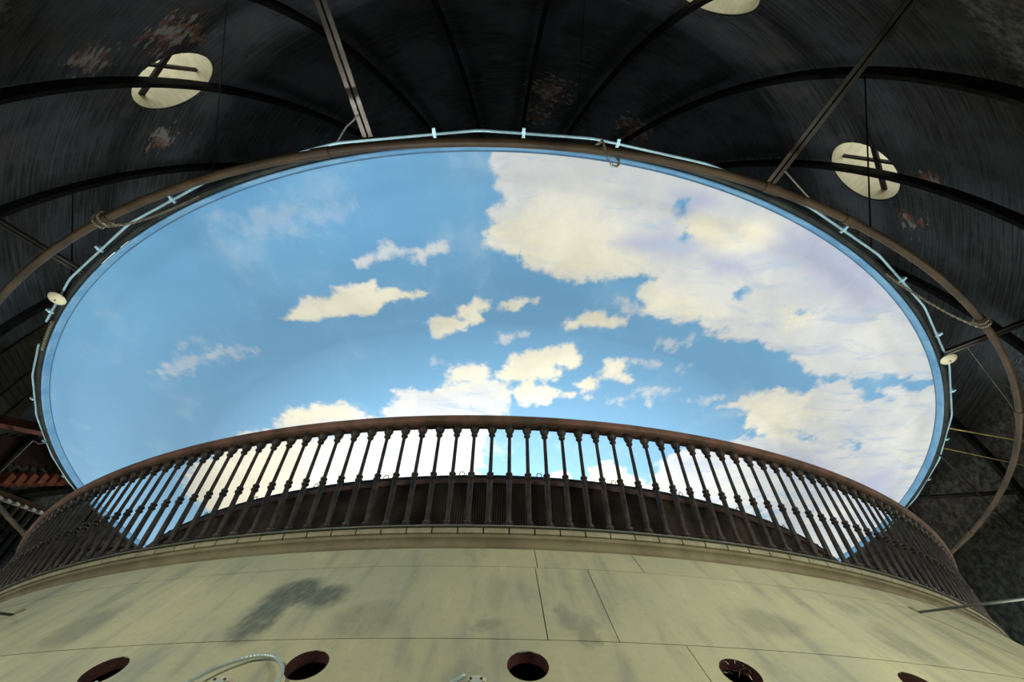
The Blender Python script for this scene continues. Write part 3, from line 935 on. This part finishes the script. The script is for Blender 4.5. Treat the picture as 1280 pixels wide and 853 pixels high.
# two round cream junction caps on the rim
for a in (-42.1, 48.0):
    j = empty('junction_cap', P(9.53, a, 5.33))
    tag(j, 'small round cream cap on the disc rim ' + ('beside a coil of chain' if a < 0 else 'at the end of a steel strut'), 'junction box')
    cv = MB().spin([(0.02, 0.02), (0.105, 0.0), (0.115, -0.012), (0.105, -0.03), (0.06, -0.048), (0.01, -0.052)], 24, P(9.53, a, 5.318)).build('cover', M_ENAMEL, j, True)
    MB().tube([P(9.535, a, 5.33), P(9.535, a, 5.392)], 0.026, 10).build('stem', M_CONDUIT, j)
    MB().spin([(0.012, -0.058), (0.014, -0.05), (0.004, -0.045)], 8, P(9.53, a, 5.318)).build('screw', M_SCREW, cv)

# ------------------------------------------------------------------ brown pipe hoop below the rim
hoop = empty('pipe_hoop', (0, 0.12, 4.4 + ZC))
tag(hoop, 'large brown pipe hoop hanging on chains just below the painted disc', 'pipe')
HP = lambda a, dr=0.0, dh=0.0: P(9.90 + dr, a, 4.40 + dh) + Vector((0, 0.125, 0))
MB().tube([HP(a) for a in range(0, 360, 2)], 0.042, 12, True).build('pipe', M_PIPE, hoop, True)
for a in (-25.0, -10.2, 15.2, 21.0, 36.2, 50.6, 75, 100, 130, 160, 190, 220, 250, 280, 300):
    MB().tube([HP(a - 0.5), HP(a + 0.5)], 0.052, 12).build('coupling', M_PIPE, hoop, True)


def chain(name, pts, label, step=0.030, r=0.004):
    """links along a polyline, turned a quarter every other one"""
    pts = [Vector(p) for p in pts]
    L = [0.0]
    for a, b in zip(pts[:-1], pts[1:]):
        L.append(L[-1] + (b - a).length)
    n = int(L[-1] / step)
    mb = MB()
    for k in range(n):
        s = (k + 0.5) * step
        i = max(j for j in range(len(L)) if L[j] <= s)
        i = min(i, len(pts) - 2)
        t = (pts[i + 1] - pts[i]).normalized()
        c = pts[i] + t * (s - L[i])
        u = t.cross(Vector((0, 0, 1)))
        u = u.normalized() if u.length > 1e-3 else Vector((1, 0, 0))
        w = t.cross(u)
        if k % 2:
            u = w
        mb.tube([c + t * (0.021 * math.cos(q)) + u * (0.011 * math.sin(q)) for q in np.linspace(0, 2 * PI, 9)[:-1]], r, 4, True)
    o = mb.build(name, M_CHAIN)
    return tag(o, label, 'chain', 'chains tying the brown pipe hoop to the rim')


def sag(a, b, depth, n=14):
    a, b = Vector(a), Vector(b)
    return [a.lerp(b, i / n) - Vector((0, 0, depth * 4 * (i / n) * (1 - i / n))) for i in range(n + 1)]


def sling(a):
    """one turn of chain round the hoop pipe, ending on its inner side"""
    return [HP(a + 0.10 * k / 12, 0.069 * math.cos(PI + 2 * PI * k / 12), 0.069 * math.sin(PI + 2 * PI * k / 12)) for k in range(13)]


def tie(a, rim_az, depth):
    w = sling(a)
    return w + sag(w[-1], P(9.46, rim_az, 5.332), depth)[1:]


chain('chain', tie(-25.3, -24.6, 0.16), 'slack pale chain from hoop coupling to rim beside the grimy skylight side')
chain('chain', tie(-24.85, -23.2, 0.24), 'lower slack pale chain sagging beside another chain near a hoop coupling')
chain('chain', tie(36.4, 34.2, 0.16), 'slack grey chain from hoop coupling towards rim near the cream cap')
chain('chain', tie(35.95, 33.4, 0.26), 'double grey chain hanging lower near the cream cap and hoop coupling')
chain('chain', [P(9.46, 5.6, 5.332), HP(5.00, 0.080, 0.03), HP(5.03, 0.062, -0.07), HP(5.20, 0.00, -0.15), HP(5.50, -0.05, -0.185), HP(5.85, -0.075, -0.15), HP(6.10, -0.085, -0.05), HP(6.18, -0.085, 0.03), P(9.46, 7.3, 5.332)],
      'short chain looped under the brown hoop where a white cloud is painted')
chain('chain', [P(9.44 + 0.02 * (k % 2), -45.6 - 0.24 * k, 5.33) for k in range(22)], 'pale chain lying coiled along the disc rim beside a cream cap')

# ------------------------------------------------------------------ radial struts from the wall to the rim
RIB_FACE = 11.741
for a, ra in [(-9.6, -9.8), (19.35, 19.2), (48.3, 48.5), (78.5, 78.9), (-38.6, -38.8), (-98.7, -98.7)] + [(q, q) for q in (109.3, 139.7, 170.1, 200.5, 230.9)]:
    s = empty('strut', P(RIB_FACE, ra, 5.452))
    tag(s, {-9.6: 'twin-angle steel strut with a short bent wire hooked on it', 19.35: 'twin-angle steel strut with a thin wire slanting off towards the silvery skylight',
            48.3: 'twin-angle steel strut ending at a round cream cap on the rim', -38.6: 'twin-angle steel strut crossed by the brown hoop near the bright rim glint',
            78.5: 'twin-angle steel strut low against the rough wall below yellow rods'}.get(a, 'horizontal strut of two grey steel angles behind the balustrade'), 'strut', 'steel struts carrying the painted disc')
    sd = Vector((math.cos(R_(a)), math.sin(R_(a)), 0))
    for k in (-1, 1):
        b = MB().bar(P(9.425, a, 5.452) + sd * 0.036 * k, P(RIB_FACE - 0.012, ra, 5.452) + sd * 0.036 * k, 0.048, 0.012)
        b.bar(P(9.425, a, 5.482) + sd * 0.016 * k, P(RIB_FACE - 0.012, ra, 5.482) + sd * 0.016 * k, 0.010, 0.06)
        b.build('angle_bar', M_STRUT, s)
    MB().bar(P(9.409, a, 5.474), P(9.45, a, 5.474), 0.13, 0.05).build('end_plate', M_STRUT, s)
    MB().bar(P(RIB_FACE - 0.014, ra, 5.48), P(RIB_FACE, ra, 5.48), 0.14, 0.10).build('end_plate', M_STRUT, s)
s = empty('strut', P(RIB_FACE, -68.3, 5.46))
tag(s, 'dark red-brown beam between the wall and the rim of the painted disc', 'beam')
b = MB().bar(P(9.425, -68, 5.458), P(RIB_FACE, -68.3, 5.458), 0.16, 0.02)
b.bar(P(9.425, -68, 5.56), P(RIB_FACE, -68.3, 5.56), 0.03, 0.20)
b.build('tee_beam', M_REDBEAM, s)
MB().bar(P(9.409, -68, 5.474), P(9.45, -68, 5.474), 0.18, 0.05).build('end_plate', M_REDBEAM, s)


def wire(name, pts, r, mat, label, cat, group=None, n=6):
    return tag(MB().tube(pts, r, n).build(name, mat, smooth=True), label, cat, group)


def rib_face(az, h, back=0.050):
    """point on the inner face of a rib at azimuth az and height h"""
    t = math.asin((h - 6.053) / 12.713)
    n = Vector((math.cos(t) / 11.787, math.sin(t) / 12.713)).normalized()
    return P(11.787 * math.cos(t) - n.x * back, az, h - n.y * back)


wire('stay_wire', [P(9.78, 19.55, 5.440), P(9.556, 25.0, 5.424)], 0.010, M_GREYWIRE, 'thin grey wire slanting from a strut towards the brown hoop', 'wire')
wire('stay_wire', [P(9.80, -9.75, 5.440), P(9.75, -10.2, 5.445), P(9.70, -10.8, 5.445), P(9.556, -11.8, 5.424)], 0.010, M_GREYWIRE, 'short bent rusty wire hooked from a strut to the conduit', 'wire')
wire('stay_wire', [P(9.85, 48.55, 5.442), P(12.045, 74.3, 5.37)], 0.006, M_GREYWIRE, 'hair-thin wire crossing the dark wall below a strut', 'wire')
wire('stay_wire', [P(9.500, -68.9, 5.37), P(9.62, -69.2, 5.34), P(9.76, -69.4, 5.40), P(RIB_FACE, -83.4, 5.62)], 0.010, M_GREYWIRE, 'thin wire looped from the disc rim to the wall by the red beam', 'wire')
wire('tie_rod', [P(9.412, 61.5, 5.47), P(12.045, 71.3, 5.47)], 0.014, M_YROD, 'long yellow rod from the disc rim to the wall, upper of two', 'rod')
wire('tie_rod', [P(9.412, 65.7, 5.47), P(12.045, 75.1, 5.47)], 0.010, M_YROD, 'thinner yellow rod from the disc rim to the wall, lower of two', 'rod')
wire('tie_rod', [P(9.513, 67.0, 5.36), P(12.045, 84.2, 5.2)], 0.018, M_WIRE, 'dark round rod from the rim to the rough wall below the yellow rods', 'rod')
# dark wires strung between ribs and to the rim
wire('rib_wire', [rib_face(-53.3, 12.60), rib_face(-24.4, 9.48)], 0.012, M_WIRE, 'thin dark wire strung between two ribs past the yellow skylight', 'wire')
wire('rib_wire', [rib_face(19.2, 16.38), rib_face(4.4, 7.6)], 0.012, M_WIRE, 'thin dark wire strung between ribs by the flaked brick patch', 'wire')
wire('rib_wire', [rib_face(33.4, 9.245), P(9.556, 30.6, 5.425)], 0.012, M_WIRE, 'thin dark wire running down in front of the silvery skylight', 'wire')
wire('rib_wire', [rib_face(-53.3, 9.285), P(9.556, -39.7, 5.425)], 0.012, M_WIRE, 'thin dark wire from a rib down to the rim by the cream cap', 'wire')
# two stays let into the cone
for a, e_az, e_h, lab in ((22.86, 24.0, 0.65, 'thin grey green stay rod let into the cream cone below the balustrade end'), (-23.75, -26.5, 0.55, 'dark stay rod let into the lit end of the cream cone')):
    r = empty('stay_rod', cone_pt(8.156, a))
    tag(r, lab, 'rod')
    s0 = cone_pt(8.156 if a > 0 else 8.273, a, -0.03)
    MB().tube([s0, P(12.046, e_az, e_h)], 0.009, 8).build('rod', M_GREENROD if a > 0 else M_WIRE, r, True)
    MB().spin([(0.030, -0.01), (0.030, 0.006), (0.014, 0.012)], 12, cone_pt(8.156 if a > 0 else 8.273, a), cone_pt(8, a, 1.0).xyz.__class__((0, 0, 1)).rotation_difference((cone_pt(8, a, 1.0) - cone_pt(8, a)).normalized()).to_matrix()).build('flange', M_BAND, r)

# ------------------------------------------------------------------ bits on the wall at the left
# ribbed sheets lying along the dome between two ribs
for k, (a0, a1, t0, t1, lab) in enumerate(((-72.2, -76.2, 0.07, 0.42, 'wide dull ribbed sheet strip along the dome behind the rim'),
                                           (-76.9, -79.0, 0.06, 0.27, 'narrower dull ribbed sheet strip between two dark gaps'),
                                           (-79.5, -81.3, 0.05, 0.20, 'short tapering sheet strip above the red beam'))):
    s = empty('ribbed_sheet', dome_pt(a0, t0, 12.0, 12.9))
    tag(s, lab, 'metal sheet')
    n = 30 if k == 0 else 16
    for i in range(n):
        ta, tb = t0 + (t1 - t0) * i / n, t0 + (t1 - t0) * (i + 0.86) / n
        e1 = a1 if k < 2 else a0 + (a1 - a0) * (1 - i / n * 0.8)
        b = MB()
        vs = [dome_pt(a, t, A, B) for (A, B) in ((11.98, 12.88), (12.040, 12.940)) for (a, t) in ((a0, ta), (e1, ta), (e1, tb), (a0, tb))]
        b.add(vs, [(0, 1, 2, 3), (7, 6, 5, 4), (0, 4, 5, 1), (1, 5, 6, 2), (2, 6, 7, 3), (3, 7, 4, 0)])
        b.build('slat', M_GREYSHEET, s)
# a brick dentil course under dark red boarding
wp = lambda x, y, h: Vector((x, y, h + ZC))
dn = empty('brick_course', P(11.9, -88, 5.9))
tag(dn, 'short course of orange brick ends under dark red boarding on the wall', 'brickwork')


def wall_r(h):
    """inner radius of the drum wall and the dome above it"""
    return DA if h <= DZ else DA * math.sqrt(1 - ((h - DZ) / DB) ** 2)


for i in range(7):
    f = (i + 0.3) / 7
    az, h = -85.0 - 8.6 * f, 5.93 + 1.09 * f
    ro = min(wall_r(h), wall_r(h + 0.15)) - 0.010
    MB().bar(P(ro - 0.28, az, h), P(ro, az, h), 0.17, 0.28).build('brick', M_BRICK, dn)
bo = empty('boarding', P(11.9, -86, 6.6))
tag(bo, 'dark red ribbed boarding on the wall above orange brick ends', 'boarding')
for i in range(11):
    f = i / 11
    h0, h1 = 6.24 + 1.10 * f, 6.70 + 1.00 * f
    MB().bar(P(wall_r(h0) - 0.045, -84.0 - 10.6 * f, h0), P(wall_r(h1) - 0.045, -81.5 - 9.5 * f, h1), 0.19, 0.05, (1, 0, 0)).build('board', M_DARKRED, bo)
bt = MB().bar(P(11.925, -88.2, 5.84), P(11.900, -94.8, 6.86), 0.22, 0.14).build('wall_beam', M_RIB)
tag(bt, 'dark slanting beam on the wall just below the orange brick ends', 'beam')
# gallery railing on the wall
gr = empty('gallery_railing', P(11.6, -90, 5.0))
tag(gr, 'small gallery railing on the wall with white caps on dark posts', 'railing')
T0, T1 = P(11.6, -82.0, 5.43), P(11.6, -91.7, 5.89)
B0, B1 = P(11.6, -85.0, 4.95), P(11.6, -92.5, 5.29)
MB().bar(T0, T1, 0.10, 0.10).build('top_rail', M_PIPE, gr)
MB().bar(B0, B1, 0.07, 0.08).build('lower_rail', M_BLACK, gr)
for i in range(8):
    f = (i + 0.4) / 8
    t = T0.lerp(T1, f)
    MB().bar(Vector((t.x, t.y, 4.349 + ZC)), t - Vector((0, 0, 0.05)), 0.10, 0.08, (0, 1, 0)).build('post', M_RIB, gr)
    MB().box(t - Vector((0, 0, 0.13)) + Vector((0.06, -0.06, 0)), (0.12, 0.12, 0.06)).build('white_cap', M_WHITE, gr)
ld = MB().lathe([(11.40, 4.35), (11.741, 4.35), (11.741, 4.25), (11.40, 4.25)], -99.4, -81.6, 16, True).build('gallery_ledge', M_BAND)
tag(ld, 'narrow stone ledge carrying the gallery railing', 'ledge')
pp = wire('wall_pipe', [P(12.016, a, 2.62) for a in range(86, 112, 2)], 0.03, M_YROD, 'yellow pipe low on the rough wall behind the cream cone', 'pipe')

# ------------------------------------------------------------------ small floodlights and flexible conduit low on the cone
def local_frame(r, az):
    c = cone_pt(r, az)
    n = (cone_pt(r, az, 1.0) - c).normalized()
    s = Vector((math.cos(R_(az)), math.sin(R_(az)), 0))
    return c, s, s.cross(n) * -1.0, n     # point, sideways (right), up the slope, outwards


def smooth_path(pts, n=8):
    pts = [Vector(p) for p in pts]
    out = []
    for i in range(len(pts) - 1):
        p0, p1, p2, p3 = pts[max(i - 1, 0)], pts[i], pts[i + 1], pts[min(i + 2, len(pts) - 1)]
        for k in range(n):
            t = k / n
            out.append(0.5 * ((2 * p1) + (p2 - p0) * t + (2 * p0 - 5 * p1 + 4 * p2 - p3) * t * t + (3 * p1 - p0 - 3 * p2 + p3) * t ** 3))
    out.append(pts[-1])
    return out


def flex(pts, r, parent):
    path = smooth_path(pts, 16)
    rs = [r * (1.0 if i % 2 else 0.86) for i in range(len(path))]
    return MB().tube(path, rs, 10).build('flexible_conduit', M_FLEX, parent)


for az, r, lab, loop in ((-7.3, 8.835, 'pale green lamp box on the cone inside a big conduit loop', 'big'),
                         (-0.45, 8.835, 'pale green lamp box on the cone beside a bare round hole', 'side'),
                         (-11.6, 8.845, 'pale green lamp box on the cone by the outermost round hole', 'hole'),
                         (9.25, 8.845, 'pale green lamp box on the cone beside the hole with straw', 'none'),
                         *[(7.7 + HOLE_STEP * q + 1.5, 8.845, 'pale green lamp box on the cone further round behind the bend', 'none') for q in range(1, 51)]):
    c, s, u, n = local_frame(r, az)
    t = empty('lamp_box', c)
    tag(t, lab, 'lamp', 'small lamp boxes among the holes of the cone')
    M3 = Matrix((s, u, n)).transposed()
    w, hgt, dp = 0.115, 0.15, 0.075
    bm = bmesh.new()
    bmesh.ops.create_cube(bm, size=1.0)
    bmesh.ops.scale(bm, vec=(w, hgt, dp), verts=bm.verts)
    bmesh.ops.bevel(bm, geom=list(bm.edges), offset=0.034, segments=4, affect='EDGES')
    me = bpy.data.meshes.new('housing')
    bm.to_mesh(me)
    bm.free()
    me.materials.append(M_HOUSE)
    hs = link('housing', me)
    cc = c - u * (0.125) + n * 0.06
    hs.matrix_world = Matrix.Translation(cc) @ M3.to_4x4()
    hs.parent = t
    hs.matrix_parent_inverse = t.matrix_basis.inverted()
    MB().bar(c - u * 0.105, c - u * 0.105 + n * 0.035, 0.06, 0.04, u).build('bracket', M_SCREW, t)
    for k in (-1, 1):
        MB().spin([(0.006, 0.0), (0.006, 0.004), (0.002, 0.006)], 8, cc + s * 0.022 * k + u * 0.035 + n * (dp / 2), M3).build('screw', M_SCREW, hs)
    top = cc + u * (hgt / 2 + 0.004)
    up = (P(9.05, az, 5.4) - top).normalized()
    MB().spin([(0.040, -0.012), (0.042, 0.0), (0.030, 0.006), (0.005, 0.008)], 16, top + up * 0.004, Vector((0, 0, 1)).rotation_difference(up).to_matrix()).build('lens', M_ENAMEL, hs, True)
    L = bpy.data.lights.new('lamp_box_light', 'AREA')
    L.shape = 'DISK'
    L.size = 0.08
    L.energy = CONE_LAMP_W
    L.spread = R_(58)
    L.color = (1.0, 0.98, 0.94)
    lo = bpy.data.objects.new('lamp_light', L)
    COL.objects.link(lo)
    lo.matrix_world = Matrix.Translation(top + up * 0.02) @ (Vector((0, 0, -1)).rotation_difference(up).to_matrix().to_4x4())
    lo.parent = t
    lo.matrix_parent_inverse = t.matrix_basis.inverted()
    off = lambda x, y, z=0.03: c + s * x + u * y + n * z
    if loop == 'big':
        flex([off(0.05, -0.14, 0.05), off(-0.12, -0.20, 0.05), off(-0.215, -0.08, 0.035), off(-0.16, 0.06, 0.030), off(-0.03, 0.150, 0.025), off(0.09, 0.145, 0.025),
              off(0.185, 0.05, 0.030), off(0.215, -0.08, 0.035), off(0.235, -0.2, 0.04)], 0.0098, t)
    elif loop == 'side':
        flex([off(-0.05, -0.02, 0.06), off(-0.10, -0.05, 0.05), off(-0.16, -0.12, 0.04), off(-0.2, -0.3, 0.04)], 0.0098, t)
    elif loop == 'hole':
        flex([off(0.05, -0.02, 0.06), off(0.0, -0.05, 0.05), off(-0.06, -0.055, 0.03), off(-0.13, -0.11, 0.02), off(-0.16, -0.25, 0.02)], 0.010, t)
    else:
        flex([off(0.05, -0.1, 0.06), off(0.15, -0.18, 0.05), off(0.2, -0.35, 0.04)], 0.0098, t)
# straw caught in one hole
c, s, u, n = local_frame(8.752, 7.7)
st = MB()
random.seed(4)
for k in range(14):
    a = random.uniform(0.4, 2.9)
    q = c + (s * math.cos(a) + u * math.sin(a)) * random.uniform(0.05, 0.092) - n * random.uniform(0.0, 0.03)
    e = q + s * random.uniform(-0.05, 0.05) + u * random.uniform(-0.05, 0.03) - n * random.uniform(0, 0.02)
    st.tube([q, (q + e) / 2 + n * 0.008, e], 0.0012, 3)
tag(st.build('straw_tuft', M_CHAIN), 'tuft of pale straw caught at the edge of a round hole', 'straw', kind='stuff')

# ------------------------------------------------------------------ added fill lamps, all out of view
def lamp(name, loc, aim, label, cat, group, watts, size, spread, color=(1.0, 0.96, 0.88), mount=None):
    d = (Vector(aim) - Vector(loc)).normalized()
    q = Vector((0, 0, 1)).rotation_difference(d).to_matrix()
    t = empty(name, loc)
    tag(t, label, cat, group)
    MB().spin([(size * 0.45, -0.16), (size * 0.62, -0.14), (size * 0.66, -0.02), (size * 0.60, 0.0), (size * 0.58, -0.02), (0.01, -0.03)], 20, loc, q).build('housing', M_HOUSE, t, True)
    MB().spin([(size * 0.55, -0.022), (size * 0.54, -0.012), (0.01, -0.008)], 20, loc, q).build('glass', M_FILL_GLASS, t, True)
    if mount is not None:
        MB().bar(Vector(loc) - d * 0.15, mount, 0.04, 0.05).build('bracket', M_SCREW, t)
    L = bpy.data.lights.new(name + '_light', 'AREA')
    L.shape = 'DISK'
    L.size = size
    L.energy = watts
    L.spread = R_(spread)
    L.color = color
    o = bpy.data.objects.new('lamp_light', L)
    COL.objects.link(o)
    o.matrix_world = Matrix.Translation(Vector(loc) + d * 0.01) @ (Vector((0, 0, -1)).rotation_difference(d).to_matrix().to_4x4())
    o.parent = t
    o.matrix_parent_inverse = t.matrix_basis.inverted()
    return t


for k in range(14):  # unseen ring added to light the painted sky from below
    a = 12.9 + 360.0 / 14 * k
    lamp('added_shaft_lamp', P(6.05, a, -3.2), P(-2.2, a, 5.35), 'added unseen fill lamp inside the oculus shaft aimed up at the painted sky', 'lamp', 'added fill lamps in the oculus shaft', OCULUS_FILL_W, 0.34, 112, (1.0, 0.98, 0.94), P(6.40, a, -3.4))
for k in range(12):  # unseen lamps added to brighten the cone, stronger on the right
    a = 15.0 + 30.0 * k
    lamp('added_wall_lamp', P(11.85, a, 1.9), P(8.4, a, 0.9), 'added unseen round fill lamp on the outer wall facing the cream cone', 'lamp', 'added fill lamps along the outer wall', WALL_FILL_W * (1.12 if math.sin(R_(a)) > 0 else 0.74), 0.30, 160, mount=P(12.046, a, 1.95))
for a in (-66, -52, 52, 66):  # unseen lamps added to lift the dark dome
    lamp('added_dome_lamp', P(11.75, a, 5.95), P(8.2, a, 14.5), 'added unseen round fill lamp on the wall head washing light up the dark dome', 'lamp', 'added fill lamps on the wall head', COVE_FILL_W, 0.30, 140, (0.86, 0.95, 1.0), P(12.046, a, 5.75))
